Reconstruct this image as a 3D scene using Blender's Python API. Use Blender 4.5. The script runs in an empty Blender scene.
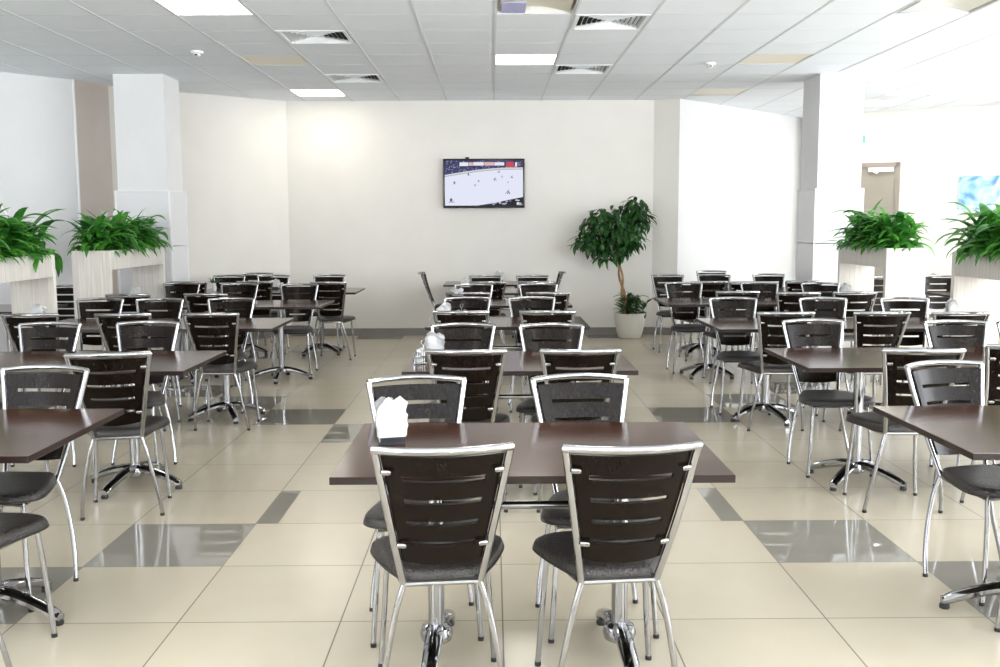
import bpy, bmesh, math, random
from mathutils import Vector, Matrix
C = bpy.context.scene.collection
PI = math.pi
R = random.Random(7)

# ------------------------------------------------------------------ materials
def _mat(name):
    m = bpy.data.materials.new(name); m.use_nodes = True
    nt = m.node_tree
    return m, nt, nt.nodes['Principled BSDF']
def plain(name, col, rough=.5, metal=0, spec=.5, coat=0, emis=None, es=0, trans=0):
    m, nt, b = _mat(name)
    b.inputs['Base Color'].default_value = (*col, 1)
    b.inputs['Roughness'].default_value = rough
    b.inputs['Metallic'].default_value = metal
    b.inputs['Specular IOR Level'].default_value = spec
    b.inputs['Coat Weight'].default_value = coat
    b.inputs['Transmission Weight'].default_value = trans
    if emis:
        b.inputs['Emission Color'].default_value = (*emis, 1); b.inputs['Emission Strength'].default_value = es
    return m
def noise_mat(name, c1, c2, scale=(1, 1, 1), nscale=5, rough=.5, detail=3, bump=0, spec=.5, r2=None, coords='Object', metal=0, lo=.35, hi=.65):
    m, nt, b = _mat(name)
    tc = nt.nodes.new('ShaderNodeTexCoord'); mp = nt.nodes.new('ShaderNodeMapping')
    mp.inputs['Scale'].default_value = scale
    nz = nt.nodes.new('ShaderNodeTexNoise'); nz.inputs['Scale'].default_value = nscale; nz.inputs['Detail'].default_value = detail
    rp = nt.nodes.new('ShaderNodeValToRGB')
    rp.color_ramp.elements[0].position = lo; rp.color_ramp.elements[0].color = (*c1, 1)
    rp.color_ramp.elements[1].position = hi; rp.color_ramp.elements[1].color = (*c2, 1)
    L = nt.links.new
    L(tc.outputs[coords], mp.inputs['Vector']); L(mp.outputs['Vector'], nz.inputs['Vector'])
    L(nz.outputs['Fac'], rp.inputs['Fac']); L(rp.outputs['Color'], b.inputs['Base Color'])
    b.inputs['Roughness'].default_value = rough; b.inputs['Specular IOR Level'].default_value = spec; b.inputs['Metallic'].default_value = metal
    if bump:
        bp = nt.nodes.new('ShaderNodeBump'); bp.inputs['Strength'].default_value = bump; bp.inputs['Distance'].default_value = .01
        L(nz.outputs['Fac'], bp.inputs['Height']); L(bp.outputs['Normal'], b.inputs['Normal'])
    return m

M = {}
M['wall'] = noise_mat('wall_paint', (.755, .728, .675), (.775, .748, .695), nscale=3, rough=.7)
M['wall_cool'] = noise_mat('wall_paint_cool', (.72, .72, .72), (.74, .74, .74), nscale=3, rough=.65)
M['beige_wall'] = noise_mat('beige_paint', (.62, .55, .50), (.65, .58, .53), nscale=3, rough=.6)
M['white_paint'] = noise_mat('column_paint', (.74, .74, .74), (.76, .76, .76), nscale=4, rough=.6)
M['clad'] = plain('column_cladding', (.72, .72, .73), .35)
M['trim'] = plain('white_trim', (.85, .85, .85), .3)
M['chrome'] = plain('chrome', (.40, .40, .41), .09, 1)
M['chrome_dull'] = plain('brushed_chrome', (.33, .325, .31), .2, 1)
M['black'] = plain('black_plastic', (.012, .012, .012), .5)
M['veneer'] = noise_mat('dark_veneer', (.0040, .0020, .0012), (.0078, .0038, .0022), (34, 34, .35), 5, .26, 2, 0, .15)
M['leather'] = noise_mat('dark_leatherette', (.006, .0045, .0036), (.028, .021, .017), (1, 1, 1), 150, .3, 2, .6, .7)
M['piping'] = plain('seat_rim', (.025, .02, .018), .3)
M['table'] = noise_mat('table_veneer', (.026, .0085, .004), (.048, .0172, .008), (1.0, 22, 8), 3.0, .15, 5, 0, .26)
M['table_edge'] = plain('table_edge_band', (.013, .0045, .003), .35)
M['planter'] = noise_mat('pale_birch', (.60, .56, .51), (.72, .68, .63), (22, 22, .8), 3, .45, 4)
M['soil'] = noise_mat('soil', (.02, .014, .01), (.05, .035, .025), nscale=40, rough=.9)
M['pot'] = noise_mat('cream_pot', (.70, .68, .61), (.74, .72, .65), nscale=4, rough=.35)
M['bark'] = noise_mat('bark', (.26, .15, .07), (.45, .29, .15), (8, 8, 2), 4, .7)
M['napkin'] = plain('white_paper', (.92, .92, .92), .8)
M['smoked'] = plain('smoked_plastic', (.03, .03, .035), .15)
M['glass'] = plain('clear_glass', (.92, .95, .95), .03, trans=1)
M['salt'] = plain('white_salt', (.85, .85, .84), .8)
M['pepper'] = plain('ground_pepper', (.10, .07, .05), .8)
M['door'] = plain('greige_door', (.30, .27, .225), .5)
M['door_frame'] = plain('greige_door_frame', (.27, .235, .2), .5)
M['lamp'] = plain('lamp_diffuser', (.9, .9, .88), .5, emis=(1, .97, .9), es=5.0)
M['lamp_off'] = plain('unlit_diffuser', (.80, .74, .60), .4)
M['lamp_body'] = plain('lamp_reflector', (.80, .78, .74), .35)
M['lilac'] = plain('lilac_film', (.42, .42, .68), .4)
M['vent'] = plain('vent_metal', (.80, .82, .83), .45)
M['duct'] = plain('dark_duct', (.09, .09, .085), .8)
M['grout_rail'] = plain('ceiling_rail', (.68, .70, .73), .6)
M['baseboard'] = noise_mat('grey_skirting', (.20, .185, .165), (.235, .22, .195), nscale=3, rough=.2)
M['tv'] = plain('tv_black', (.01, .01, .011), .25)
M['green_sign'] = plain('green_sign', (.15, .55, .40), .4)
M['bloom'] = plain('white_spathe', (.85, .87, .82), .5)
M['frame_alu'] = plain('window_alu', (.80, .80, .80), .35)

def leaf_mat(name, c1, c2, rough=.3):
    m, nt, b = _mat(name)
    L = nt.links.new
    tc = nt.nodes.new('ShaderNodeTexCoord')
    nz = nt.nodes.new('ShaderNodeTexNoise'); nz.inputs['Scale'].default_value = 9
    rp = nt.nodes.new('ShaderNodeValToRGB')
    rp.color_ramp.elements[0].position = .35; rp.color_ramp.elements[0].color = (*c1, 1)
    rp.color_ramp.elements[1].position = .7; rp.color_ramp.elements[1].color = (*c2, 1)
    L(tc.outputs['Object'], nz.inputs['Vector']); L(nz.outputs['Fac'], rp.inputs['Fac']); L(rp.outputs['Color'], b.inputs['Base Color'])
    b.inputs['Roughness'].default_value = rough
    tr = nt.nodes.new('ShaderNodeBsdfTranslucent'); L(rp.outputs['Color'], tr.inputs['Color'])
    mx = nt.nodes.new('ShaderNodeMixShader'); mx.inputs[0].default_value = .4
    out = nt.nodes['Material Output']
    L(b.outputs[0], mx.inputs[1]); L(tr.outputs[0], mx.inputs[2]); L(mx.outputs[0], out.inputs['Surface'])
    return m
M['lily'] = leaf_mat('peace_lily_leaf', (.03, .17, .03), (.13, .44, .05))
M['ficus'] = leaf_mat('ficus_leaf', (.013, .060, .018), (.055, .18, .035), .25)
M['under'] = leaf_mat('undergrowth_leaf', (.02, .085, .022), (.06, .17, .04), .3)

def floor_mat():
    m, nt, b = _mat('floor_tiles')
    N = nt.nodes.new; L = nt.links.new
    geo = N('ShaderNodeNewGeometry'); sep = N('ShaderNodeSeparateXYZ'); L(geo.outputs['Position'], sep.inputs[0])
    def math_(op, a, b_=None, c=None):
        n = N('ShaderNodeMath'); n.operation = op
        for i, v in enumerate((a, b_, c)):
            if v is None: continue
            if isinstance(v, (int, float)): n.inputs[i].default_value = v
            else: L(v, n.inputs[i])
        return n.outputs[0]
    u = math_('DIVIDE', sep.outputs['X'], .6); v = math_('DIVIDE', sep.outputs['Y'], .6)
    ax = math_('FLOOR', math_('ABSOLUTE', u)); iy = math_('FLOOR', v)
    dark = None
    for a, rows in {1: (5, -6, 20), 2: (1, 6, 15, -5), 3: (0, 7, 13, -4), 4: (-1, 8, 12, -3), 5: (9, 11, -2), 6: (10,)}.items():
        ea = math_('COMPARE', ax, a, .1)
        for r_ in rows:
            t = math_('MULTIPLY', ea, math_('COMPARE', iy, r_, .1))
            dark = t if dark is None else math_('MAXIMUM', dark, t)
    # the narrow cut strip beside the second row of tiles
    au = math_('ABSOLUTE', u)
    strip = math_('MULTIPLY', math_('MULTIPLY', math_('GREATER_THAN', au, 1.82), math_('LESS_THAN', au, 2.0)), math_('COMPARE', iy, 2, .1))
    dark = math_('MAXIMUM', dark, strip)
    fu = math_('ABSOLUTE', math_('SUBTRACT', math_('FRACT', u), .5)); fv = math_('ABSOLUTE', math_('SUBTRACT', math_('FRACT', v), .5))
    grout = math_('GREATER_THAN', math_('MAXIMUM', fu, fv), .4955)
    # per tile variation
    cmb = N('ShaderNodeCombineXYZ'); L(math_('FLOOR', u), cmb.inputs[0]); L(iy, cmb.inputs[1])
    wn = N('ShaderNodeTexWhiteNoise'); wn.noise_dimensions = '3D'; L(cmb.outputs[0], wn.inputs['Vector'])
    nz = N('ShaderNodeTexNoise'); nz.inputs['Scale'].default_value = 3.0; nz.inputs['Detail'].default_value = 4
    L(geo.outputs['Position'], nz.inputs['Vector'])
    val = math_('ADD', math_('MULTIPLY', wn.outputs['Value'], .35), math_('MULTIPLY', nz.outputs['Fac'], .65))
    def ramp(c1, c2):
        r_ = N('ShaderNodeValToRGB'); r_.color_ramp.elements[0].color = (*c1, 1); r_.color_ramp.elements[1].color = (*c2, 1)
        r_.color_ramp.elements[0].position = .2; r_.color_ramp.elements[1].position = .8
        L(val, r_.inputs['Fac']); return r_.outputs['Color']
    beige = ramp((.43, .38, .287), (.48, .427, .33)); grey = ramp((.225, .21, .18), (.265, .25, .215))
    def mix(f, a, b_):
        n = N('ShaderNodeMix'); n.data_type = 'RGBA'; L(f, n.inputs[0])
        for i, x in ((6, a), (7, b_)):
            if isinstance(x, tuple): n.inputs[i].default_value = (*x, 1)
            else: L(x, n.inputs[i])
        return n.outputs[2]
    col = mix(grout, mix(dark, beige, grey), (.13, .115, .09))
    L(col, b.inputs['Base Color'])
    rough = math_('ADD', math_('SUBTRACT', .23, math_('MULTIPLY', dark, .205)), math_('MULTIPLY', grout, .6))
    L(rough, b.inputs['Roughness'])
    b.inputs['Specular IOR Level'].default_value = .5
    return m
M['floor'] = floor_mat()

def ceiling_mat():
    m, nt, b = _mat('ceiling_tiles')
    N = nt.nodes.new; L = nt.links.new
    geo = N('ShaderNodeNewGeometry')
    nz = N('ShaderNodeTexNoise'); nz.inputs['Scale'].default_value = 90; nz.inputs['Detail'].default_value = 2
    L(geo.outputs['Position'], nz.inputs['Vector'])
    rp = N('ShaderNodeValToRGB'); rp.color_ramp.elements[0].color = (.82, .855, .90, 1); rp.color_ramp.elements[1].color = (.865, .90, .945, 1)
    L(nz.outputs['Fac'], rp.inputs['Fac']); L(rp.outputs['Color'], b.inputs['Base Color'])
    b.inputs['Roughness'].default_value = .85
    return m
M['ceiling'] = ceiling_mat()

# ------------------------------------------------------------------ mesh helpers
def box(bm, x0, x1, y0, y1, z0, z1):
    vs = [bm.verts.new((x, y, z)) for z in (z0, z1) for y in (y0, y1) for x in (x0, x1)]
    for f in ((0, 2, 3, 1), (4, 5, 7, 6), (0, 1, 5, 4), (2, 6, 7, 3), (0, 4, 6, 2), (1, 3, 7, 5)):
        bm.faces.new([vs[i] for i in f])
    return vs
def tube(bm, pts, r, n=10, caps=True, flat=None):
    """swept tube; r is a number or list; flat=(sx, sz) scales the section"""
    pts = [Vector(p) for p in pts]
    rs = r if isinstance(r, (list, tuple)) else [r] * len(pts)
    rings = []
    prev = None
    for i, p in enumerate(pts):
        t = (pts[min(i + 1, len(pts) - 1)] - pts[max(i - 1, 0)]).normalized()
        if prev is None:
            a = Vector((0, 0, 1)) if abs(t.z) < .9 else Vector((0, 1, 0))
            nrm = (a - t * a.dot(t)).normalized()
        else:
            nrm = (prev - t * prev.dot(t)).normalized()
        prev = nrm; bn = t.cross(nrm)
        s = flat or (1, 1)
        rings.append([bm.verts.new(p + (nrm * math.cos(2 * PI * k / n) * s[0] + bn * math.sin(2 * PI * k / n) * s[1]) * rs[i]) for k in range(n)])
    for a, b in zip(rings, rings[1:]):
        for k in range(n):
            bm.faces.new((a[k], a[(k + 1) % n], b[(k + 1) % n], b[k]))
    if caps:
        bm.faces.new(rings[0][::-1]); bm.faces.new(rings[-1])
def lathe(bm, prof, n=24, c=(0, 0, 0), sx=1, sy=1):
    rings = []
    for r, z in prof:
        rings.append([bm.verts.new((c[0] + r * sx * math.cos(2 * PI * k / n), c[1] + r * sy * math.sin(2 * PI * k / n), c[2] + z)) for k in range(n)])
    for a, b in zip(rings, rings[1:]):
        for k in range(n):
            bm.faces.new((a[k], a[(k + 1) % n], b[(k + 1) % n], b[k]))
    bm.faces.new(rings[0][::-1]); bm.faces.new(rings[-1])
def crom(pts, n=6):
    pts = [Vector(p) for p in pts]; out = []
    for i in range(len(pts) - 1):
        p0 = pts[max(i - 1, 0)]; p1 = pts[i]; p2 = pts[i + 1]; p3 = pts[min(i + 2, len(pts) - 1)]
        for k in range(n):
            t = k / n
            out.append(.5 * ((2 * p1) + (p2 - p0) * t + (2 * p0 - 5 * p1 + 4 * p2 - p3) * t * t + (3 * p1 - p0 - 3 * p2 + p3) * t ** 3))
    return out + [pts[-1]]
def obj(name, bm, mat, parent=None, smooth=True, angle=40, bevel=0):
    if bevel:
        bmesh.ops.bevel(bm, geom=[e for e in bm.edges], offset=bevel, segments=2, affect='EDGES', profile=.6)
    bmesh.ops.recalc_face_normals(bm, faces=bm.faces[:])
    me = bpy.data.meshes.new(name)
    if smooth:
        ca = math.radians(angle)
        for f in bm.faces: f.smooth = True
        for e in bm.edges:
            if len(e.link_faces) == 2 and e.calc_face_angle(0) > ca: e.smooth = False
    bm.to_mesh(me); bm.free()
    for m_ in (mat if isinstance(mat, (list, tuple)) else [mat]): me.materials.append(m_)
    o = bpy.data.objects.new(name, me); C.objects.link(o)
    if parent: o.parent = parent
    return o
def NB(): return bmesh.new()
def tag(o, label, cat, group=None):
    o['label'] = label; o['category'] = cat
    if group: o['group'] = group
    return o
def thing(name, label=None, cat=None, loc=(0, 0, 0), rz=0, group=None):
    o = bpy.data.objects.new(name, None); C.objects.link(o); o.empty_display_size = .1
    o.location = loc; o.rotation_euler = (0, 0, rz)
    if label: tag(o, label, cat, group)
    return o
def copy_tree(o, parent=None):
    c = o.copy(); C.objects.link(c)
    if parent: c.parent = parent
    for ch in list(o.children): copy_tree(ch, c)
    return c
def place(proto, used, loc, rz, label, cat, group):
    o = proto if not used else copy_tree(proto)
    o.location = loc; o.rotation_euler = (0, 0, rz); tag(o, label, cat, group)
    return o
def struct(name, bm, mat, parent=None, smooth=False, bevel=0):
    o = obj(name, bm, mat, parent, smooth=smooth, bevel=bevel)
    if not parent: o['kind'] = 'structure'
    return o
H = 3.052
def wall_seg(bm, p0, p1, z0=0, z1=H, th=.12, side=1):
    """vertical slab whose face runs p0->p1; thickness grows to the left of the direction when side=1"""
    a = Vector((*p0, 0)); b = Vector((*p1, 0)); d = (b - a).normalized(); n = Vector((-d.y, d.x, 0)) * th * side
    vs = []
    for z in (z0, z1):
        for p in (a, b, b + n, a + n): vs.append(bm.verts.new((p.x, p.y, z)))
    for f in ((0, 1, 2, 3), (4, 5, 6, 7), (0, 1, 5, 4), (1, 2, 6, 5), (2, 3, 7, 6), (3, 0, 4, 7)):
        bm.faces.new([vs[i] for i in f])

# ------------------------------------------------------------------ the room
XL, XR, YF = -6.5, 8.0, -5.0
bm = NB(); box(bm, XL - .1, XR + .1, YF - .1, 12.2, -.12, 0); struct('floor', bm, M['floor'])

# ceiling slab with holes for the recessed fixtures, on a .6 m grid
def gx(i): return i * .608
def gy(j): return j * .592 + .056
LIT = [(-4, 6), (-4, 14), (0, 10), (4, -2), (-4, -2), (8, 6), (8, 14), (8, 16), (0, 2)]
UNLIT = [(-4, 10), (4, 10), (4, 14)]
CURV = [(0, 6), (5, 6)]
VENT = [(-3, 8), (-3, 12), (1, 7), (1, 11)]
HOLES = set(LIT + UNLIT + CURV + VENT)
bm = NB()
for i in range(-11, 14):
    for j in range(-9, 21):
        if (i, j) in HOLES: continue
        x0, x1 = max(gx(i), XL - .1), min(gx(i + 1), XR + .1)
        y0, y1 = max(gy(j), YF - .1), min(gy(j + 1), 12.2)
        if x1 <= x0 or y1 <= y0: continue
        g = .004
        vs = [bm.verts.new(p) for p in ((x0 + g, y0 + g, H), (x1 - g, y0 + g, H), (x1 - g, y1 - g, H), (x0 + g, y1 - g, H))]
        f = bm.faces.new(vs)
        r = bmesh.ops.extrude_face_region(bm, geom=[f]); bmesh.ops.translate(bm, verts=[v for v in r['geom'] if isinstance(v, bmesh.types.BMVert)], vec=(0, 0, .02))
ceil = struct('ceiling', bm, M['ceiling'])
bm = NB(); box(bm, XL - .1, XR + .1, YF - .1, 12.2, H + .30, H + .36); struct('ceiling_slab', bm, M['ceiling'])
# metal rails of the grid
bm = NB()
for i in range(-10, 14): box(bm, gx(i) - .009, gx(i) + .009, YF, 12.1, H - .003, H + .01)
for j in range(-8, 21): box(bm, XL, XR, gy(j) - .006, gy(j) + .006, H - .0008, H + .012)
o = struct('trim_1', bm, M['grout_rail'])

# walls (plan points follow the room's kinks)
P = dict(bl=(-2.69, 9.40), br=(2.075, 9.40))
bm = NB(); wall_seg(bm, P['bl'], P['br'], side=1); struct('wall_back', bm, M['wall'])
bm = NB(); wall_seg(bm, (-4.42, 7.98), P['bl']); struct('wall_back_left', bm, M['wall'])
bm = NB(); wall_seg(bm, (-4.62, 7.50), (-4.42, 7.98)); struct('wall_left_recess', bm, M['beige_wall'])
bm = NB(); wall_seg(bm, (XL, 5.40), (-4.62, 7.50)); wall_seg(bm, (XL, YF), (XL, 5.40)); struct('wall_left', bm, M['wall_cool'])
bm = NB(); tube(bm, [(-4.615, 7.49, 0), (-4.615, 7.49, H)], .018, 8); struct('trim_2', bm, M['trim'], smooth=True)
bm = NB(); wall_seg(bm, P['br'], (2.385, 9.27)); struct('wall_back_return', bm, M['wall'])
bm = NB(); wall_seg(bm, (2.385, 9.27), (4.75, 11.65)); struct('wall_back_right', bm, M['wall_cool'])
A_ = Vector((4.75, 11.15)); B_ = Vector((8.0, 9.43))
bm = NB(); wall_seg(bm, (4.75, 11.65), A_, side=1); wall_seg(bm, A_, B_, side=1); struct('wall_right_rear', bm, M['wall'])
# window wall on the right and behind the camera, with real openings
def window_wall(name, axis, c, lo, hi, openings, sill, head, start):
    bm = NB()
    out = .16
    def seg(a, b, z0, z1):
        if axis == 'x': box(bm, c, c + out, a, b, z0, z1)
        else: box(bm, a, b, c - out, c, z0, z1)
    seg(lo, hi, 0, sill); seg(lo, hi, head, H)
    p = lo
    for a, b in openings:
        seg(p, a, sill, head); p = b
    seg(p, hi, sill, head)
    struct(name, bm, M['wall_cool'])
    for k, (a, b) in enumerate(openings):
        w = NB(); t = .05
        mid = (a + b) / 2
        for (u0, u1, z0, z1) in ((a, b, sill, sill + t), (a, b, head - t, head), (a, a + t, sill, head), (b - t, b, sill, head), (mid - t / 2, mid + t / 2, sill, head)):
            if axis == 'x': box(w, c + .04, c + .10, u0, u1, z0, z1)
            else: box(w, u0, u1, c - .10, c - .04, z0, z1)
        struct('window_%d' % (start + k), w, M['frame_alu'])
WR = [(-4.2, -1.7), (-1.1, 1.4), (2.0, 4.5), (5.1, 7.6)]
WF = [(-5.8, -3.4), (-2.6, -.2), (.6, 3.0), (3.8, 6.8)]
window_wall('wall_right', 'x', XR, YF, 9.45, WR, .7, 2.85, 1)
window_wall('wall_front', 'y', YF, XL, XR, WF, .7, 2.85, 5)

# skirting
bm = NB()
box(bm, P['bl'][0], P['br'][0], 9.385, 9.402, 0, .098)
struct('baseboard_back', bm, M['baseboard'])
bm = NB(); wall_seg(bm, (-4.42, 7.965), (P['bl'][0], 9.385), 0, .098, .02); struct('baseboard_back_left', bm, M['baseboard'])
bm = NB(); wall_seg(bm, (P['br'][0], 9.385), (2.39, 9.255), 0, .098, .02); wall_seg(bm, (2.39, 9.255), (4.75, 11.63), 0, .098, .02); struct('baseboard_back_right', bm, M['baseboard'])

# columns: plastered shaft over a panelled lower half
def column(n, x0, x1, y0, y1, s):
    bm = NB(); box(bm, x0, x1, y0, y1, 1.83, H); o = struct('wall_column_%d' % n, bm, M['white_paint'])
    bm = NB(); e = .02; gp = .004
    for z0, z1 in ((0, 1.236), (1.244, 1.826)):
        box(bm, x0 - e, x1 + e, y0 - e, y1 + e, z0, z1)
    struct('wall_column_cladding_%d' % n, bm, M['clad'], bevel=.003)
    bm = NB()
    for x in (x0 - e, x1 + e):
        for y in (y0 - e, y1 + e): box(bm, x - .008, x + .008, y - .008, y + .008, 0, 1.832)
    box(bm, x0 - e - .006, x1 + e + .006, y0 - e - .006, y1 + e + .006, 1.826, 1.834)
    struct('trim_%d' % (n + 2), bm, M['trim'])
column(1, -4.03, -3.50, 7.10, 7.62, 1)
column(2, 3.49, 3.965, 7.18, 7.75, -1)

# door in the rear right wall
d = (B_ - A_).normalized(); nrm = Vector((d.y, -d.x))   # towards the room
if nrm.y > 0: nrm = -nrm
def on_wall(t, off): p = A_ + d * t + nrm * off; return p
def wall_obj_matrix(t, off, z): 
    p = on_wall(t, off); ang = math.atan2(d.y, d.x)
    return Matrix.Translation((p.x, p.y, z)) @ Matrix.Rotation(ang, 4, 'Z')
DT = 1.19      # right jamb along the wall
bm = NB(); box(bm, -.95, -.05, -.03, .0, 0, 2.26)
door = struct('door_1', bm, M['door']); door.matrix_world = wall_obj_matrix(DT, .005, 0)
bm = NB()
box(bm, -1.0, -.95, -.05, .02, 0, 2.32); box(bm, -.05, 0, -.05, .02, 0, 2.32); box(bm, -1.0, 0, -.05, .02, 2.26, 2.32)
struct('door_frame', bm, M['door_frame'], door)
bm = NB(); box(bm, -.42, -.08, -.085, -.03, 2.19, 2.25); tube(bm, [(-.35, -.09, 2.19), (-.3, -.16, 2.16), (-.25, -.06, 2.24)], .012, 6)
struct('door_closer', bm, M['trim'], door)
bm = NB(); tube(bm, [(-.88, -.03, 1.0), (-.88, -.08, 1.0), (-.76, -.08, 1.0)], .01, 8); struct('door_handle', bm, M['chrome'], door)

# ------------------------------------------------------------------ ceiling fixtures
def lamp(i, j, kind, label):
    t = thing('ceiling_light', label, 'ceiling light', (gx(i) + .3, gy(j) + .3, H), 0, 'square ceiling lights')
    bm = NB(); s = .294
    for a, b, c_, d_ in ((-s, s, -s, -s + .008), (-s, s, s - .008, s), (-s, -s + .008, -s, s), (s - .008, s, -s, s)): box(bm, a, b, c_, d_, -.001, .06)
    box(bm, -s, s, -s, s, .055, .065)
    obj('housing', bm, M['lamp_body'], t, smooth=False)
    if kind == 'curved':
        bm = NB(); n = 14; prev = None
        for k in range(n + 1):
            u = k / n; x = -.262 + .524 * u; z = .008 + .045 * math.sin(PI * u)
            cur = [bm.verts.new((x, -.262, z)), bm.verts.new((x, .262, z))]
            if prev: bm.faces.new((prev[0], cur[0], cur[1], prev[1]))
            prev = cur
        obj('curved_reflector', bm, M['lamp_off'] if i < 3 else M['lamp_body'], t)
        bm = NB(); box(bm, -.255, -.075, -.10, .255, .001, .006); o = obj('filter_sheet', bm, M['lilac'] if i < 3 else M['vent'], t, smooth=False)
    else:
        bm = NB(); box(bm, -.2855, .2855, -.2855, .2855, .002, .012)
        obj('diffuser', bm, M['lamp'] if kind == 'lit' else M['lamp_off'], t, smooth=False)
    return t
pl = {(-4, 6): 'large glowing square ceiling light nearest the camera, left of the ceiling vents', (-4, 14): 'glowing ceiling light close to the back wall, beyond the vents',
      (0, 10): 'glowing ceiling light above and in front of the television', (8, 14): 'glowing ceiling light beyond the right column, nearer one', (8, 16): 'glowing ceiling light beyond the right column, farther one',
      (8, 6): 'lit ceiling light over the right planters', (4, -2): 'lit ceiling light above the camera side, right', (-4, -2): 'lit ceiling light above the camera side, left', (0, 2): 'lit ceiling light over the nearest middle table'}
for (i, j) in LIT: lamp(i, j, 'lit', pl[(i, j)])
ul = {(-4, 10): 'unlit cream ceiling light panel between two vents on the left', (4, 10): 'unlit pale ceiling light panel beside the right smoke detector', (4, 14): 'unlit ceiling light panel near the back wall, above the potted tree'}
for (i, j) in UNLIT: lamp(i, j, 'off', ul[(i, j)])
cl = {(0, 6): 'open ceiling light with a curved reflector and lilac sheet', (5, 6): 'open ceiling light with a grey curved reflector at the top right'}
for (i, j) in CURV: lamp(i, j, 'curved', cl[(i, j)])

def make_vent():
    t = thing('ceiling_vent', None)
    bm = NB(); s = .29; w = .03
    for a, b, c_, d_ in ((-s, s, -s, -s + w), (-s, s, s - w, s), (-s, -s + w, -s + w, s - w), (s - w, s, -s + w, s - w)): box(bm, a, b, c_, d_, -.006, .004)
    obj('frame', bm, M['vent'], t, smooth=False)
    bm = NB(); box(bm, -s, s, -s, s, .09, .1)
    for a, b, c_, d_ in ((-s, s, -s, -s + .01), (-s, s, s - .01, s), (-s, -s + .01, -s, s), (s - .01, s, -s, s)): box(bm, a, b, c_, d_, .004, .09)
    obj('duct_box', bm, M['duct'], t, smooth=False)
    for k in range(4):
        bm = NB()
        rot = Matrix.Rotation(k * PI / 2, 3, 'Z')
        for q in range(7):
            r0 = .258 - q * .037
            if r0 < .02: break
            pts = [Vector((-r0, -r0, 0)), Vector((r0, -r0, 0)), Vector((r0 - .012, -r0 + .012, .020)), Vector((-r0 + .012, -r0 + .012, .020))]
            up = Vector((0, .002, .003))
            lo_ = [bm.verts.new(rot @ p) for p in pts]; hi_ = [bm.verts.new(rot @ (p + up)) for p in pts]
            bm.faces.new(lo_[::-1]); bm.faces.new(hi_)
            for e in range(4): bm.faces.new((lo_[e], lo_[(e + 1) % 4], hi_[(e + 1) % 4], hi_[e]))
        obj('louver', bm, M['vent'], t, smooth=False)
    return t
vp = make_vent()
vl = ['white louvered ceiling vent, left one nearer the camera', 'white louvered ceiling vent, left one nearer the back wall', 'white louvered ceiling vent, right one nearer the camera', 'white louvered ceiling vent, right one beside the light above the television']
for k, (i, j) in enumerate(VENT): place(vp, k, (gx(i) + .3, gy(j) + .3, H), 0, vl[k], 'vent', 'ceiling vents')
def detector(x, y, lab):
    t = thing('smoke_detector', lab, 'smoke detector', (x, y, H), 0, 'ceiling smoke detectors')
    bm = NB(); lathe(bm, [(.055, 0), (.055, -.012), (.05, -.02), (.03, -.024)], 20); obj('base', bm, M['trim'], t)
    bm = NB(); lathe(bm, [(.03, -.024), (.03, -.04), (.018, -.05), (.004, -.052)], 20); obj('sensor_cap', bm, M['lamp_body'], t)
    bm = NB(); box(bm, -.012, .012, -.036, -.028, -.042, -.03); obj('sensor_slot', bm, M['black'], t)
detector(-2.74, 5.76, 'small white smoke detector on the ceiling, left of the vents')
detector(2.15, 6.48, 'small white smoke detector on the ceiling, right of the vents')

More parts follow.
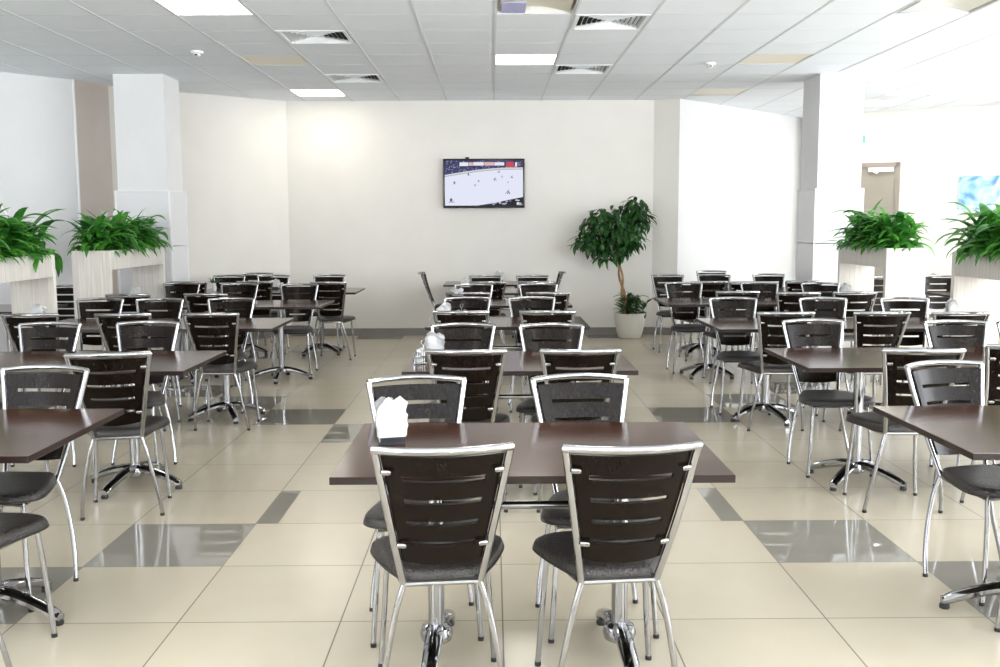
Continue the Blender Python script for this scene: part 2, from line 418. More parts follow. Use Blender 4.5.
# ------------------------------------------------------------------ television with an ice hockey match
def television():
    t = thing('television', 'black flat television showing an ice hockey match on the back wall', 'television', (-.135, 9.40, 1.672))
    W, Hh = 1.055, .633
    bm = NB(); box(bm, -W / 2, W / 2, -.075, -.035, 0, Hh); obj('bezel', bm, M['tv'], t, bevel=.004)
    bm = NB(); box(bm, -.2, .2, -.036, -.002, .15, .45); obj('wall_bracket', bm, M['black'], t, smooth=False)
    sw, sh = W - .045, Hh - .055
    def em(n, c, s=1.0): return plain(n, (.01, .01, .01), .5, spec=.1, emis=c, es=s * .74)
    mats = [em('ice', (.80, .83, .97), 1.0), em('stands', (.055, .06, .16), 1), em('boards', (.72, .74, .85), .95), em('ad_red', (.6, .07, .09), 1), em('ad_white', (.85, .85, .92), 1),
            em('navy', (.03, .035, .16), 1), em('dark', (.012, .012, .02), 1), em('board_line', (.5, .45, .35), .9), em('crowd', (.28, .27, .45), 1), em('ad_pink', (.75, .5, .5), 1), em('line', (.6, .62, .78), 1)]
    bm = NB(); Z = [-.0765]
    def poly(pts, mi):
        Z[0] -= .00008
        f = bm.faces.new([bm.verts.new((-sw / 2 + u * sw, Z[0], .032 + v * sh)) for u, v in pts]); f.material_index = mi
    rr = random.Random(3)
    poly([(0, 0), (1, 0), (1, 1), (0, 1)], 1)
    for k in range(420):
        u, v = rr.random(), .62 + rr.random() * .36
        poly([(u, v), (min(1, u + .015), v), (min(1, u + .015), v + .018), (u, v + .018)], rr.choice((8, 8, 6, 6, 5, 5, 7)))
    top = [(k / 12, .645 + .16 * math.sin(min(1, (k / 12) * 1.15) * PI / 2)) for k in range(13)]
    poly([(0, 0)] + [(1, 0)] + [(u, v + .035) for u, v in top[::-1]], 2)
    poly([(0, 0)] + [(1, 0)] + [(u, v + .004) for u, v in top[::-1]], 7)
    poly([(0, 0)] + [(1, 0)] + [(u, v - .012) for u, v in top[::-1]], 0)
    for u0, u1, v0, v1, mi in ((.19, .30, .875, .955, 4), (.305, .36, .88, .955, 9), (.365, .50, .885, .96, 4), (.505, .63, .885, .96, 9), (.635, .76, .885, .955, 4), (.79, .885, .85, .965, 3), (.90, .925, .86, .955, 4)):
        poly([(u0, v0), (u1, v0), (u1, v1), (u0, v1)], mi)
    poly([(.0, 0), (.42, 0), (.62, .05), (.82, .125), (1, .185), (1, 0)], 6)
    for k in range(22):
        u = .55 + rr.random() * .42; v = rr.random() * .14 * (u - .4) / .6
        poly([(u, v), (min(1, u + .03), v), (min(1, u + .03), v + .02), (u, v + .02)], rr.choice((8, 4, 10)))
    for u, v, s in ((.12, .47, .9), (.30, .66, .8), (.385, .43, .6), (.43, .52, .6), (.645, .55, 1), (.695, .72, .8), (.735, .62, .6), (.86, .60, .9), (.81, .50, .5), (.815, .25, 1.35), (.075, .06, 1.4)):
        a = .018 * s; b = .075 * s
        q_ = 1 if u < .5 else -1
        poly([(u - a * .8, v), (u - a * .35, v), (u + a * .1, v + b * .5), (u - a * .3, v + b * .5)], 6)      # legs
        poly([(u + a * .5, v), (u + a * .95, v + b * .02), (u + a * .35, v + b * .5), (u, v + b * .5)], 6)
        poly([(u - a * .4, v + b * .42), (u + a * .45, v + b * .42), (u + a * .7 * q_, v + b * .86), (u - a * .45, v + b * .88)], 5)   # jersey
        poly([(u, v + b * .86), (u + a * .45, v + b * .86), (u + a * .45, v + b * 1.04), (u, v + b * 1.04)], 8)   # helmet
        poly([(u + a * .5 * q_, v + b * .62), (u + a * 1.7 * q_, v + b * .02), (u + a * 1.85 * q_, v + b * .06), (u + a * .6 * q_, v + b * .70)], 5)   # stick
    for f in bm.faces: f.normal_update()
    me = bpy.data.meshes.new('screen'); bm.to_mesh(me); bm.free()
    for m_ in mats: me.materials.append(m_)
    o = bpy.data.objects.new('screen', me); C.objects.link(o); o.parent = t
    bm = NB(); tube(bm, [(.18, -.05, 0), (.185, -.045, -.05), (.2, -.03, -.06), (.27, -.02, -.055)], .004, 6); obj('cable', bm, M['trim'], t)
    bm = NB(); box(bm, -.24, -.19, -.06, -.03, Hh, Hh + .022); obj('camera_unit', bm, M['black'], t, bevel=.003)
television()

# exit sign and picture
t = thing('exit_sign', 'small green exit sign high on the wall beside the right column', 'sign', (0, 0, 0))
t.matrix_world = wall_obj_matrix(.56, .0, 2.60)
bm = NB(); box(bm, -.16, .16, -.04, 0, 0, .12); obj('case', bm, M['trim'], t, bevel=.004)
bm = NB(); box(bm, -.15, .15, -.043, -.04, .01, .11); obj('face', bm, M['green_sign'], t, smooth=False)
def art_mat():
    m, nt, b = _mat('blue_abstract')
    N = nt.nodes.new; L = nt.links.new
    tc = N('ShaderNodeTexCoord'); nz = N('ShaderNodeTexNoise'); nz.inputs['Scale'].default_value = 3.2; nz.inputs['Distortion'].default_value = 2.2
    rp = N('ShaderNodeValToRGB'); e = rp.color_ramp.elements
    e[0].position = .3; e[0].color = (.13, .30, .55, 1); e[1].position = .72; e[1].color = (.82, .9, .95, 1)
    x = e.new(.5); x.color = (.38, .64, .80, 1)
    L(tc.outputs['Object'], nz.inputs['Vector']); L(nz.outputs['Fac'], rp.inputs['Fac']); L(rp.outputs['Color'], b.inputs['Base Color'])
    b.inputs['Roughness'].default_value = .4
    return m
t = thing('wall_picture', 'wide pale blue abstract canvas hanging on the right rear wall', 'picture')
t.matrix_world = wall_obj_matrix(1.96, 0, 1.64)
bm = NB(); box(bm, 0, 1.15, -.035, -.003, 0, .46); obj('canvas', bm, art_mat(), t, bevel=.004)

# ------------------------------------------------------------------ chairs
def make_chair():
    t = thing('dining_chair')
    ZT, ZB = .850, .415
    def half(z): return .112 + (.187 - .112) * (z - ZB) / (ZT - ZB)
    def yb(z): return -.205 - .145 * (z - ZB) / (ZT - ZB) - .012 * math.sin(PI * max(0, min(1, (z - ZB) / (ZT - ZB))))
    # seat: shield shaped pad
    half_out = [(0.0, .176), (.07, .174), (.13, .164), (.178, .143), (.206, .108), (.211, .068), (.198, .01), (.172, -.07), (.14, -.145), (.114, -.19), (.098, -.204), (.05, -.206), (0, -.207)]
    right = crom([(x, y, 0) for x, y in half_out], 4)
    out = [(p.x, p.y) for p in right] + [(-p.x, p.y) for p in right[-2:0:-1]]
    bm = NB(); rings = []
    for s, z in ((.95, .417), (1.0, .423), (1.005, .434), (.985, .446), (.93, .4535), (.8, .458), (.55, .4565), (.28, .455)):
        rings.append([bm.verts.new((x * s, (y + .01) * s - .01, z)) for x, y in out])
    n = len(out)
    for a, b in zip(rings, rings[1:]):
        for k in range(n): bm.faces.new((a[k], a[(k + 1) % n], b[(k + 1) % n], b[k]))
    bm.faces.new(rings[0][::-1]); bm.faces.new(rings[-1])
    seat = obj('seat', bm, M['leather'], t)
    bm = NB(); loop = [(x * 1.006, (y + .01) * 1.006 - .01, .4235) for x, y in out]
    tube(bm, loop + [loop[0]], .0035, 6, caps=False); obj('piping', bm, M['piping'], seat)
    # seat frame: cross bar and two rails under the seat
    bm = NB()
    tube(bm, [(-.114, -.207, ZB), (.114, -.207, ZB)], .0085, 8)
    for s in (-1, 1): tube(bm, [(s * .112, -.2, ZB - .004), (s * .14, -.05, .408), (s * .165, .125, .408)], .008, 8)
    tube(bm, [(-.165, .125, .408), (.165, .125, .408)], .008, 8)
    obj('seat_frame', bm, M['chrome_dull'], t)
    # back frame: uprights and bowed top rail
    bm = NB()
    for s in (-1, 1):
        zs = [ZB - .004 + (ZT - ZB + .004) * k / 8 for k in range(9)]
        tube(bm, [(s * half(z), yb(z), z) for z in zs], .0098, 10, flat=(1.0, 1.15))
    tube(bm, [(.191 * u, yb(ZT) - .066 * (1 - u * u), ZT + .005 * (1 - u * u)) for u in [k / 8 - 1 for k in range(17)]], .0112, 10, flat=(1.05, .95))
    obj('back_frame', bm, M['chrome'], t)
    # slatted veneer panel with four slots
    zt, zb = .832, .497
    slots = (.767, .697, .628, .561); sh = .0072
    zr = [zt]
    for z in slots: zr += [z + sh, z - sh]
    zr.append(zb)
    full = []
    for a, b in zip(zr, zr[1:]): full += [a]
    full.append(zb)
    us = [-1, -.88, -.75, -.5, -.25, 0, .25, .5, .75, .88, 1]
    bm = NB(); grid = []
    for ri, z in enumerate(full):
        row = []
        for u in us:
            zz = z
            if ri == len(full) - 1: zz = z - .012 * (1 - u * u)
            elif ri == 0: zz = z
            else: zz = z - .003 * (1 - u * u)
            w = half(z) - .0125
            row.append(bm.verts.new((u * w, yb(zz) - .045 * (1 - u * u) * (.45 + .55 * (z - zb) / (zt - zb)) + .003, zz)))
        grid.append(row)
    faces = []
    for ri in range(len(full) - 1):
        for k in range(len(us) - 1):
            if ri % 2 == 1 and abs(us[k] + us[k + 1]) / 2 < .75: continue
            faces.append(bm.faces.new((grid[ri][k], grid[ri][k + 1], grid[ri + 1][k + 1], grid[ri + 1][k])))
    bmesh.ops.recalc_face_normals(bm, faces=bm.faces[:])
    bmesh.ops.solidify(bm, geom=bm.faces[:], thickness=.009)
    obj('backrest', bm, M['veneer'], t, angle=50)
    for z in (.785, .553):
        for s in (-1, 1):
            bm = NB(); x = s * (half(z) - .012); y = yb(z) - .006
            tube(bm, [(x + .004 * s, y - .004, z), (x - s * .004, y - .007, z), (x - s * .016, y - .011, z), (x - s * .021, y - .013, z)], [.0068, .0072, .0068, .004], 8, flat=(1, .5))
            tube(bm, [(x - s * .012, y - .012, z), (x - s * .012, y - .017, z)], .0035, 6)
            obj('bracket', bm, M['chrome_dull'], t)
    for s in (-1, 1):
        pts = crom([(s * .112, -.207, .415), (s * .137, -.215, .33), (s * .163, -.209, .20), (s * .182, -.19, .09), (s * .190, -.172, .012)], 4)
        bm = NB(); tube(bm, pts, .0095, 10); lg = obj('leg', bm, M['chrome'], t)
        bm = NB(); tube(bm, [(s * .1897, -.173, .014), (s * .190, -.172, 0)], .0108, 10); obj('foot_cap', bm, M['black'], lg)
        pts = crom([(s * .160, .118, .414), (s * .168, .133, .30), (s * .178, .145, .15), (s * .188, .15, .012)], 4)
        bm = NB(); tube(bm, pts, .0095, 10); lg = obj('leg', bm, M['chrome'], t)
        bm = NB(); tube(bm, [(s * .1878, .15, .014), (s * .188, .15, 0)], .0108, 10); obj('foot_cap', bm, M['black'], lg)
    return t

NEAR, FAR = 0, PI
chairs = []   # x, y, rz, label
def ch(x, y, rz, label): chairs.append((x, y, rz, label))
ords = ['nearest', 'second', 'third', 'fourth', 'fifth']
mid_near = [[(-.17, -.505), (.35, -.5)], [(-.16, 1.545), (.39, 1.54)], [(-.25, 3.66), (.35, 3.65)], [(-.25, 5.53), (.46, 5.5)], [(-.08, 7.16), (.44, 7.16)]]
mid_far = [[(-.33, -.05), (.31, -.03)], [(-.21, 2.02), (.32, 1.98)], [(-.24, 4.20), (.29, 4.17)], [(-.22, 5.98), (.43, 6.0)], [(-.11, 7.66), (.44, 7.64)]]
for r in range(5):
    for k, sd in enumerate(('left', 'right')):
        x, y = mid_near[r][k]; ch(x, y, NEAR + (.10 if r == 0 else R.uniform(-.03, .04)), 'dark slatted chair with its back to us, %s seat at the %s middle table' % (sd, ords[r]))
        x, y = mid_far[r][k]; ch(x, y, FAR + (((.13, .09)[k]) if r == 0 else R.uniform(-.03, .05)), 'dark slatted chair facing us, %s seat behind the %s middle table' % (sd, ords[r]))
ch(-.55, 8.86, -PI / 2 , 'chair seen from its side at the left end of the farthest middle table')
ch(.475, 8.84, PI / 2 , 'chair seen from its side at the right end of the farthest middle table')
seatn = ['aisle', 'central', 'planter-side']
side = {
 'left': dict(near=[[(-1.785, -.27)], [(-1.86, 1.49)], [(-1.97, 3.58), (-2.57, 3.57), (-3.22, 3.60)], [None, (-2.57, 5.52), (-3.25, 5.5)], [(-1.77, 7.22), (-2.59, 7.40), (-3.3, 7.40)]],
              far=[[(-1.93, .28)], [(-2.18, 2.24), (-2.77, 2.20)], [(-2.18, 4.2), (-2.76, 4.18), (-3.27, 4.24)], [(-2.0, 6.13), (-2.63, 6.22), (-3.28, 6.40)], [(-2.0, 7.99), (-2.66, 7.93), (-3.2, 7.96)]]),
 'right': dict(near=[[(1.955, -.28)], [(2.03, 1.49), (2.61, 1.66)], [(1.96, 3.46), (2.61, 3.45), (3.14, 3.42)], [(2.15, 5.53), (2.64, 5.36), (3.15, 5.4)], [(2.23, 7.04), (2.62, 6.98), (3.24, 7.1)]],
              far=[[(1.90, .29)], [(1.95, 2.17), (2.79, 2.07), (3.22, 2.04)], [(1.91, 4.02), (2.62, 3.97), (3.27, 3.95)], [(1.92, 6.12), (2.68, 6.06), (3.27, 5.98)], [(2.04, 7.70), (2.58, 7.66), (3.25, 7.74)]])}
rots = {('left', 'near', 1, 0): .2, ('right', 'far', 0, 0): .24, ('left', 'far', 0, 0): -.10, ('right', 'near', 1, 0): -.04, ('right', 'far', 1, 0): .04}
for sd, dd in side.items():
    for kind, rows in dd.items():
        for r, row in enumerate(rows):
            for k, p in enumerate(row):
                if not p: continue
                rz = (NEAR if kind == 'near' else FAR) + rots.get((sd, kind, r, k), R.uniform(-.04, .04))
                if kind == 'near': lab = 'dark slatted chair with its back to us, %s seat, %s table row on the %s' % (seatn[k], ords[r], sd)
                else: lab = 'dark slatted chair facing us, %s seat behind the %s table row on the %s' % (seatn[k], ords[r], sd)
                ch(p[0], p[1], rz, lab)
ch(-2.99, 8.52, FAR, 'chair facing us alone against the angled wall behind the left rows')
ch(2.76, 8.60, FAR, 'chair facing us alone by the white wall behind the right rows')
ch(-4.33, 6.10, FAR, 'chair seen through the gap between the two left planters')
ch(-5.02, 5.62, FAR + .25, 'chair seen through the opening under the nearest left planter')
ch(5.02, 7.25, FAR, 'chair facing us beyond the right planters, behind the outer table')
ch(5.12, 5.85, NEAR, 'chair with its back to us beyond the right planters, at the outer table')
ch(4.83, 8.2, .9, 'chair turned sideways, seen under the farther right planter')
ch(4.27, 7.0, FAR, 'chair facing us behind the farther right planter, close to the right column')
proto = make_chair()
for k, (x, y, rz, lab) in enumerate(chairs):
    r0 = min((0, PI, PI / 2, -PI / 2, .9), key=lambda a: abs(a - rz))
    x += .35 * (math.sin(r0) - math.sin(rz)); y += .35 * (math.cos(rz) - math.cos(r0))
    place(proto, k, (x, y, 0), rz, lab, 'chair', 'dark slatted dining chairs')

# ------------------------------------------------------------------ tables
ZTAB = .725; TH = .023
def table_top(w, d):
    bm = NB(); box(bm, -w / 2, w / 2, -d / 2, d / 2, ZTAB - TH, ZTAB)
    bm.faces.ensure_lookup_table()
    for f in bm.faces:
        f.normal_update()
    bmesh.ops.recalc_face_normals(bm, faces=bm.faces[:])
    for f in bm.faces: f.material_index = 0 if f.normal.z > .5 else 1
    bmesh.ops.bevel(bm, geom=bm.edges[:], offset=.0015, segments=1, affect='EDGES')
    return bm
def arm_pts(L, ang):
    c, s = math.cos(ang), math.sin(ang)
    prof = [(.02, .098), (.08, .095), (.16, .075), (.24, .047), (L - .015, .032), (L, .030)]
    return [(c * a, s * a, z) for a, z in prof]
def make_pedestal(parent, x, angs, L=.285):
    bm = NB(); lathe(bm, [(.0275, .06), (.0275, ZTAB - TH - .012)], 20, (x, 0, 0)); obj('pedestal', bm, M['chrome'], parent)
    bm = NB(); box(bm, x - .15, x + .15, -.15, .15, ZTAB - TH - .012, ZTAB - TH - .0005)
    obj('mounting_plate', bm, M['black'], parent, smooth=False)
    bm = NB(); lathe(bm, [(.034, .050), (.052, .062), (.057, .085), (.050, .106), (.032, .116)], 20, (x, 0, 0)); hub = obj('hub', bm, M['chrome'], parent)
    for a in angs:
        e = NB()
        pts = [(x + p[0], p[1], p[2]) for p in crom(arm_pts(L, a), 3)]
        tube(e, pts, [.033 - .012 * i / (len(pts) - 1) for i in range(len(pts))], 10, flat=(.8, 1.0)); ar = obj('base_arm', e, M['chrome'], parent)
        c, s = math.cos(a), math.sin(a)
        e = NB(); lathe(e, [(.018, 0), (.020, .008), (.016, .02)], 12, (x + c * (L - .012), s * (L - .012), 0)); obj('foot_pad', e, M['black'], ar)
def double_table():
    t = thing('cafe_table')
    o = obj('tabletop', table_top(1.19, .78), [M['table'], M['table_edge']], t, smooth=False)
    for x in (-.31, .31): make_pedestal(t, x, (PI / 2 + .12 * (x / .31), -PI / 2 + .06 * (x / .31)), .27)
    bm = NB(); tube(bm, [(-.31, 0, .525), (.31, 0, .525)], .014, 10); obj('stretcher', bm, M['chrome'], t)
    return t
def star_table():
    t = thing('cafe_table')
    obj('tabletop', table_top(.898, .82), [M['table'], M['table_edge']], t, smooth=False)
    make_pedestal(t, 0, [PI / 4 + k * PI / 2 for k in range(4)])
    return t
dt = double_table()
fronts = [(-.685, .083), (1.375, .105), (3.51, .075), (5.36, .10), (7.0, .085), (8.47, -.04)]
for r, (yf, xc) in enumerate(fronts):
    lab = 'long dark brown table in the middle row, ' + ['nearest the camera', 'second from the camera', 'third from the camera', 'fourth from the camera', 'fifth from the camera', 'against the back wall'][r]
    place(dt, r, (xc, yf + .39, 0), 0, lab, 'table', 'long tables down the middle')
st = star_table(); cnt = 0
side_t = {'left': [(-.40, -1.52, .53, .05), (1.43, -1.60, .51, .09), (3.47, -1.61, -.3, 0), (5.33, -1.59, .785, 0), (7.2, -1.53, .1, 0)],
          'right': [(-.43, 1.50, .56, .05), (1.43, 1.575, 0, .09), (3.28, 1.555, -.45, .03), (5.4, 1.575, .05, 0), (7.0, 1.86, 0, 0)]}
def spin_base(tab, ang, dy):
    # the foot of each table stands turned its own way
    for c in tab.children:
        if c.name.split('.')[0] == 'base_arm': c.rotation_euler = (0, 0, ang)
        if c.name.split('.')[0] != 'tabletop': c.location = (.07 if dy == .05 and ang < .55 else 0, dy, 0)
for sd, rows in side_t.items():
    s = -1 if sd == 'left' else 1
    for r, (yf, xe, ang, dy) in enumerate(rows):
        for k in range(1 if r == 0 else 2):
            lab = 'square dark brown table, %s in the %s table row on the %s' % (('aisle end', 'planter end')[k], ords[r], sd)
            o = place(st, cnt, (xe + s * (.45 + .9 * k), yf + .41, 0), 0, lab, 'table', 'square tables in the side rows'); cnt += 1
            spin_base(o, ang + (.5 * k), 0 if k else dy)
for x, y, lab in ((-4.5, 5.35, 'dark table beyond the left planters'), (5.05, 6.55, 'square table beyond the right planters, half hidden by them')):
    place(st, 1, (x, y, 0), 0, lab, 'table', 'square tables in the side rows')

# ------------------------------------------------------------------ napkins, caddies
def napkin_bunch(seed, w=.11, h=.13, n=7, d=.035):
    r_ = random.Random(seed); bm = NB()
    for k in range(n):
        y = -d / 2 + d * k / (n - 1); peak = r_.uniform(.2, .8); hh = h * r_.uniform(.8, 1.05); ph = r_.uniform(0, 6); ln = r_.uniform(-.25, .25)
        g = []
        for i in range(9):
            u = i / 8; row = []
            top = hh * (1 - .42 * abs(u - peak) / max(peak, 1 - peak))
            for j in range(6):
                v = j / 5
                row.append(bm.verts.new(((u - .5) * w * (.70 + .62 * v - .42 * v * v) + .006 * math.sin(9 * v + ph), y * (1 - .2 * v) + .010 * v * math.sin(6 * u + ph) + ln * .05 * v * v, .012 + top * v)))
            g.append(row)
        for i in range(8):
            for j in range(5): bm.faces.new((g[i][j], g[i + 1][j], g[i + 1][j + 1], g[i][j + 1]))
    bmesh.ops.solidify(bm, geom=bm.faces[:], thickness=.0012)
    return bm
def make_holder():
    t = thing('napkin_holder')
    bm = NB(); box(bm, -.042, .042, -.03, .03, 0, .008); obj('base', bm, M['smoked'], t, bevel=.002)
    for s in (-1, 1):
        bm = NB(); box(bm, -.042, .042, s * .027 - .002, s * .027 + .002, .004, .026); obj('side_plate', bm, M['chrome_dull'] if s > 0 else M['smoked'], t, bevel=.001)
    return t
hold = make_holder()
ns = [(-.375, -.24, .25, .155, 'nearest middle table'), (-.36, 2.04, 0, .12, 'second middle table'), (-.41, 4.12, .2, .12, 'third middle table'), (-.37, 6.0, .1, .11, 'fourth middle table'), (-.34, 7.64, 0, .115, 'fifth middle table'), (.06, 9.15, 0, .14, 'farthest middle table'),
      (-3.33, 3.62, .3, .165, 'planter end of the third row on the left'), (-3.33, 5.56, 0, .165, 'planter end of the fourth row on the left'), (3.33, 3.60, .2, .17, 'planter end of the third row on the right'), (3.27, 5.62, 0, .175, 'planter end of the fourth row on the right'), (-2.55, 7.85, 0, .11, 'fifth table row on the left')]
naps = None
for k, (x, y, rz, h, lab) in enumerate(ns):
    place(hold, k, (x, y, ZTAB), rz, 'small napkin holder on the ' + lab, 'napkin holder', 'napkin holders on the tables')
    o = obj('paper_napkins', napkin_bunch(20 + k, h=h, n=8, d=.046), M['napkin'], angle=70)
    o.location = (x, y, ZTAB); o.rotation_euler = (0, 0, rz); tag(o, 'white paper napkins standing on the ' + lab, 'napkins', 'paper napkins in holders')

def shaker(x, y, z, fill, lab):
    t = thing('salt_shaker' if fill == 'salt' else 'pepper_shaker', lab, 'shaker', (x, y, z), 0)
    bm = NB(); lathe(bm, [(.017, 0), (.018, .01), (.016, .05), (.014, .055)], 14); obj('glass_body', bm, M['glass'], t)
    bm = NB(); lathe(bm, [(.0145, .004), (.0145, .034)], 12); obj('filling', bm, M[fill], t)
    bm = NB(); lathe(bm, [(.0155, .055), (.0155, .066), (.010, .074), (.003, .076)], 14); obj('cap', bm, M['chrome'], t)
def caddy(x, y, where):
    t = thing('condiment_caddy', 'chrome wire caddy with shakers on the ' + where, 'caddy', (x, y, ZTAB), .15)
    bm = NB(); box(bm, -.05, .05, -.028, .028, 0, .006); obj('tray', bm, M['chrome_dull'], t, bevel=.002)
    bm = NB()
    for z in (.035,):
        tube(bm, [(-.05, -.028, z), (.05, -.028, z), (.05, .028, z), (-.05, .028, z), (-.05, -.028, z)], .0025, 6)
    for sx in (-.05, .05):
        for sy in (-.028, .028): tube(bm, [(sx, sy, .003), (sx, sy, .035)], .0025, 6)
    tube(bm, [(0, 0, .004), (0, 0, .10)], .003, 6)
    tube(bm, [(.012 * math.cos(a), 0, .112 + .012 * math.sin(a)) for a in [k * PI / 6 for k in range(13)]], .0025, 6)
    obj('wire_frame', bm, M['chrome'], t)
    c, s = math.cos(.15), math.sin(.15)
    shaker(x - .026 * c, y - .026 * s, ZTAB + .0065, 'salt', 'salt shaker in the caddy on the ' + where)
    shaker(x + .026 * c, y + .026 * s, ZTAB + .0065, 'pepper', 'pepper shaker in the caddy on the ' + where)
caddy(-.40, 1.66, 'second middle table'); caddy(-.27, 4.02, 'third middle table')
# tooth pick cup next to the nearer caddy
t = thing('toothpick_cup', 'tiny white toothpick cup behind the caddy on the second middle table', 'cup', (-.415, 1.76, ZTAB))
bm = NB(); lathe(bm, [(.014, 0), (.017, .045), (.0175, .048), (.015, .047), (.012, .006)], 14); obj('cup_body', bm, M['trim'], t)
bm = NB()
for k in range(14):
    a = k * 2.4; rr_ = .009 * math.sqrt(k / 14)
    tube(bm, [(rr_ * math.cos(a), rr_ * math.sin(a), .008), (rr_ * 1.5 * math.cos(a), rr_ * 1.5 * math.sin(a), .072)], .0011, 5)
o = obj('toothpicks', bm, M['salt']); o.location = (-.415, 1.76, ZTAB); tag(o, 'white toothpicks standing in the tiny cup by the caddy', 'toothpicks'); o['kind'] = 'stuff'

# ------------------------------------------------------------------ planters and plants
def leaf(bm, base, az, L, W, rise, droop, segs=7, fold=.25, twist=0):
    """arching lance shaped blade"""
    d = Vector((math.cos(az), math.sin(az), 0)); side_ = Vector((-d.y, d.x, 0))
    p = Vector(base); el = rise; rows = []
    for i in range(segs + 1):
        t = i / segs
        w = W * (math.sin(PI * min(1, t ** .75 * 1.0)) ** .85 if 0 < t < 1 else 0.02) * .5 + .0015
        dirv = d * math.cos(el) + Vector((0, 0, 1)) * math.sin(el)
        nrm = side_.cross(dirv)
        sv = side_ * math.cos(twist * t) + nrm * math.sin(twist * t)
        rows.append((bm.verts.new(p + sv * w - nrm * (-fold) * w), bm.verts.new(p), bm.verts.new(p - sv * w - nrm * (-fold) * w)))
        p = p + dirv * (L / segs); el -= droop / segs
    for a, b in zip(rows, rows[1:]):
        bm.faces.new((a[0], a[1], b[1], b[0])); bm.faces.new((a[1], a[2], b[2], b[1]))
def planter(x0, x1, y0, y1, lab):
    t = thing('planter', lab, 'planter', ((x0 + x1) / 2, (y0 + y1) / 2, 0), 0, 'pale wood planters')
    hx, hy = (x1 - x0) / 2, (y1 - y0) / 2; zt, zl = 1.235, 1.06
    for s in (-1, 1):
        bm = NB(); a, b = sorted((s * hy, s * (hy - .05))); box(bm, -hx, hx, a, b, 0, zt); obj('end_panel', bm, M['planter'], t, bevel=.002)
    for s in (-1, 1):
        bm = NB(); a, b = sorted((s * hx, s * (hx - .03))); box(bm, a, b, -hy + .0505, hy - .0505, zl, zt); obj('side_board', bm, M['planter'], t, bevel=.002)
    bm = NB(); box(bm, -hx + .031, hx - .031, -hy + .051, hy - .051, zl, zl + .02); obj('trough_floor', bm, M['planter'], t, smooth=False)
    bm = NB(); box(bm, -hx + .031, hx - .031, -hy + .051, hy - .051, zl + .02, zt - .03); obj('soil', bm, M['soil'], t, smooth=False)
def lilies(x0, x1, y0, y1, seed, n, lab, flowers, droop_end=None, tall=1.0):
    r_ = random.Random(seed)
    t = thing('peace_lily', lab, 'plant', ((x0 + x1) / 2, (y0 + y1) / 2, 1.2), 0, 'peace lilies in the planters')
    hx, hy = (x1 - x0) / 2 - .04, (y1 - y0) / 2 - .10
    bm = NB()
    nc = 7
    for k in range(n):
        by = r_.uniform(-hy, hy); rad = r_.random() ** .8
        az = r_.uniform(0, 2 * PI); bx = r_.uniform(-.8, .8) * hx
        L = r_.uniform(.21, .36) * tall; W = r_.uniform(.048, .078)
        rise = 1.45 - .8 * rad + r_.uniform(-.15, .15); dr = r_.uniform(1.5, 2.5)
        if k % 12 == 0: dr *= .6; L *= 1.12
        leaf(bm, (bx, by, r_.uniform(-.01, .27) * (1 - .45 * rad)), az, L, W, rise, dr, twist=r_.uniform(-.5, .5))
    for k in range(int(n * .12)):   # leaves that hang over the rim
        s = r_.choice((-1, 1)); az = (0 if s > 0 else PI) + r_.uniform(-.8, .8)
        leaf(bm, (s * hx * r_.uniform(.7, 1.0), r_.uniform(-hy, hy), .02), az, r_.uniform(.16, .24), r_.uniform(.045, .065), r_.uniform(.8, 1.2), r_.uniform(2.2, 2.7), twist=r_.uniform(-.4, .4))
    if droop_end:
        for k in range(22):
            az = PI / 2 * droop_end + r_.uniform(-.35, .35)
            leaf(bm, (r_.uniform(-hx, hx) * .9, droop_end * (hy + .04), .02), az, r_.uniform(.30, .52), .075, r_.uniform(.3, .8), r_.uniform(2.0, 2.5), 8)
    obj('leaves', bm, M['lily'], t, angle=80)
    for k in range(flowers):
        az = r_.uniform(0, 2 * PI); y = r_.uniform(-hy, hy)
        bm = NB(); top = Vector((.05 * math.cos(az), y, r_.uniform(.30, .36) * tall))
        tube(bm, crom([(0, y, 0), (0, y, top.z * .5), top], 4), .003, 6); st_ = obj('flower_stalk', bm, M['lily'], t)
        bm = NB(); leaf(bm, top, az, .10, .045, 1.3, .9, 6, .35); obj('spathe', bm, M['bloom'], st_, angle=80)
        bm = NB(); tube(bm, [top + Vector((.006, 0, 0)), top + Vector((.012, 0, .045))], .004, 6); obj('spadix', bm, M['salt'], st_)
PLN = [(-3.835, -3.495, 2.75, 4.30, 'pale birch planter box nearest the camera, on the left', 'lush green peace lilies over the nearest left planter', 5, 1, 2),
       (-3.835, -3.495, 5.40, 6.90, 'pale birch planter box standing against the left column', 'lush green peace lilies in the planter at the left column', 11, None, 3),
       (3.475, 3.83, 5.20, 6.42, 'pale birch planter box standing near the right column', 'bright green peace lilies in the planter at the right column', 23, None, 0),
       (3.47, 3.83, 2.55, 3.95, 'pale birch planter box nearest the camera, on the right', 'bright green peace lilies over the nearest right planter', 37, None, 0)]
for x0, x1, y0, y1, l1, l2, seed, dr, fl in PLN:
    planter(x0, x1, y0, y1, l1); lilies(x0, x1, y0, y1, seed, 560, l2, fl, dr)

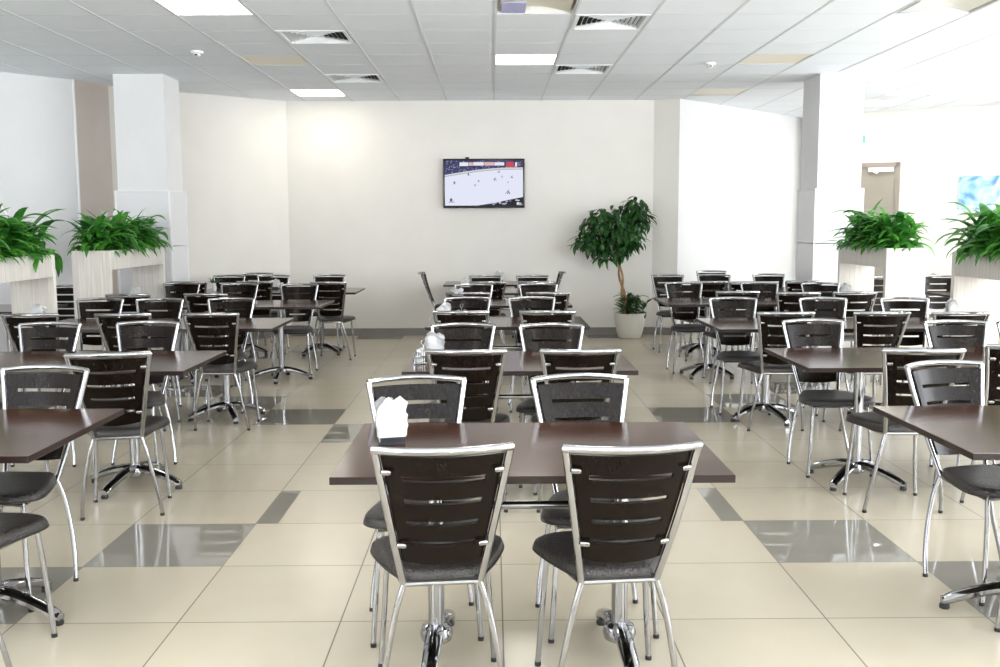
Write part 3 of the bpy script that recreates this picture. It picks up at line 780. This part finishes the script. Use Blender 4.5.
# potted tree by the back wall
PX, PY = 1.735, 9.03
t = thing('potted_tree', 'potted weeping fig with a twisted trunk in a cream pot by the back wall', 'plant', (PX, PY, 0))
bm = NB(); lathe(bm, [(.135, 0), (.146, .008), (.170, .09), (.188, .18), (.199, .27), (.203, .30), (.206, .305), (.206, .318), (.198, .322), (.192, .316), (.188, .27)], 32); obj('pot', bm, M['pot'], t)
bm = NB(); lathe(bm, [(.186, .262), (.186, .272)], 24); obj('soil', bm, M['soil'], t)
bm = NB()
for ph in (0, PI):
    tube(bm, [(-.04 - .13 * (k / 24) + .022 * math.cos(ph + k * .42), .0 + .02 * math.sin(ph + k * .42), .26 + .88 * k / 24) for k in range(25)], [.019 - .005 * k / 24 for k in range(25)], 8)
top = Vector((-.17, 0, 1.12)); rt = random.Random(4)
lumps = [((-.30, -.02, 1.42), .36), ((-.60, 0, 1.25), .19), ((-.33, -.05, 1.18), .25), ((-.02, -.02, 1.53), .27), ((.03, -.02, 1.68), .16), ((.10, -.02, 1.56), .13), ((-.05, -.05, 1.30), .22), ((-.42, -.02, 1.54), .17), ((-.18, -.1, 1.3), .28), ((-.5, -.04, 1.38), .22)]
for c, r_ in lumps:
    tube(bm, crom([top, (top + Vector(c)) / 2 + Vector((0, 0, .04)), c], 4), [.012 - .009 * k / 8 for k in range(9)], 6)
obj('trunk', bm, M['bark'], t)
bm = NB()
for c, r_ in lumps:
    c = Vector(c) * 1.0; c.x = c.x * .92 + .02; r_ *= .95
    for k in range(int(430 * r_)):
        v = Vector((rt.gauss(0, 1), rt.gauss(0, 1), rt.gauss(0, 1))).normalized() * r_ * (rt.random() ** .33)
        v.y *= .75; v.z *= .85
        p = c + v
        if p.y > .28: continue
        az = math.atan2(v.y, v.x) + rt.uniform(-1.2, 1.2)
        leaf(bm, p, az, rt.uniform(.10, .17), rt.uniform(.042, .066), rt.uniform(-1.25, .1), rt.uniform(.4, 1.4), 4, .2)
obj('crown', bm, M['ficus'], t, angle=80)
bm = NB()
for s_ in range(9):
    x0 = rt.uniform(-.1, .14); y0 = rt.uniform(-.1, .1); hgt = rt.uniform(.16, .33); bx = x0 + rt.uniform(-.03, .2)
    tube(bm, [(x0, y0, .265), (bx, y0 * 1.3, .3 + hgt)], .004, 5)
    for k in range(13):
        u = .2 + .8 * rt.random(); p = Vector((x0, y0, .265)).lerp(Vector((bx, y0 * 1.3, .3 + hgt)), u)
        leaf(bm, p, rt.uniform(0, 2 * PI), rt.uniform(.14, .23), rt.uniform(.04, .065), rt.uniform(.1, 1.0), rt.uniform(.9, 1.7), 5, .25)
obj('undergrowth', bm, M['under'], t, angle=80)

# small flower vase on the fifth row at the left column
t = thing('flower_vase', 'tiny vase of greenery on the fifth table row on the left', 'vase', (-3.18, 7.60, ZTAB))
bm = NB(); lathe(bm, [(.018, 0), (.026, .03), (.016, .075), (.02, .09)], 14); obj('vase_body', bm, M['trim'], t)
bm = NB()
for k in range(18): leaf(bm, (0, 0, .08), rt.uniform(0, 2 * PI), rt.uniform(.06, .12), .025, rt.uniform(.4, 1.4), rt.uniform(.5, 1.5), 4)
obj('sprigs', bm, M['under'], t, angle=80)

# ------------------------------------------------------------------ light
w = bpy.data.worlds.new('sky'); bpy.context.scene.world = w; w.use_nodes = True
bg = w.node_tree.nodes['Background']; bg.inputs[0].default_value = (.86, .93, 1, 1); bg.inputs[1].default_value = 1.2
def area(name, loc, rot, sx, sy, power, col):
    l = bpy.data.lights.new(name, 'AREA'); l.shape = 'RECTANGLE'; l.size = sx; l.size_y = sy; l.energy = power; l.color = col
    o = bpy.data.objects.new(name, l); C.objects.link(o); o.location = loc; o.rotation_euler = rot
for a, b in WR:
    area('daylight', (XR + .22, (a + b) / 2, 1.78), (0, PI / 2, 0), 2.1, b - a - .1, 190 if a < 1.5 else 125, (.91, .955, 1))
    area('ceiling_fill', (XR + .75, (a + b) / 2, .45), (0, PI / 2 + .95, 0), 1.0, b - a + .6, 260 if a < 1.5 else 150, (.96, .98, 1))  # added unseen area light, tilted up to brighten the ceiling
for k, (a, b) in enumerate(WF):
    area('daylight', ((a + b) / 2, YF - .22, 1.78), (PI / 2, 0, 0), b - a - .1, 2.1, (95, 12, 12, 110)[k], (.91, .955, 1))
    area('ceiling_fill', ((a + b) / 2, YF - .75, .45), (PI / 2 + .95, 0, 0), b - a + .6, 1.0, (560, 560, 560, 400)[k], (.96, .98, 1))  # added fill behind the camera, aimed upward to lift the ceiling
for (i, j) in LIT:
    area('lamp_glow', (gx(i) + .3, gy(j) + .3, H - .012), (0, 0, 0), .5, .5, 3.5 if j == 14 else 12, (1, .90, .74) if j == 14 else (1, .95, .85))

# ------------------------------------------------------------------ camera
cam = bpy.data.cameras.new('camera'); co = bpy.data.objects.new('camera', cam); C.objects.link(co)
cam.sensor_width = 36; cam.lens = 976.194 / 1000 * 36; cam.clip_start = .05
Rv = Vector((0.99995994, -0.00812893, -0.00374624)); Uv = Vector((0.00462484, 0.11090861, 0.99381985)); Fv = Vector((0.0076632, 0.99379736, -0.11094176))
mw = Matrix.Identity(4)
for i in range(3):
    mw[i][0] = Rv[i]; mw[i][1] = Uv[i]; mw[i][2] = -Fv[i]
mw.translation = Vector((-0.03273, -3.4761, 1.45748))
co.matrix_world = mw
sc = bpy.context.scene; sc.camera = co
sc.view_settings.view_transform = 'Standard'; sc.view_settings.look = 'None'
sc.view_settings.exposure = 0.34; sc.view_settings.gamma = 1; sc.view_settings.use_curve_mapping = False
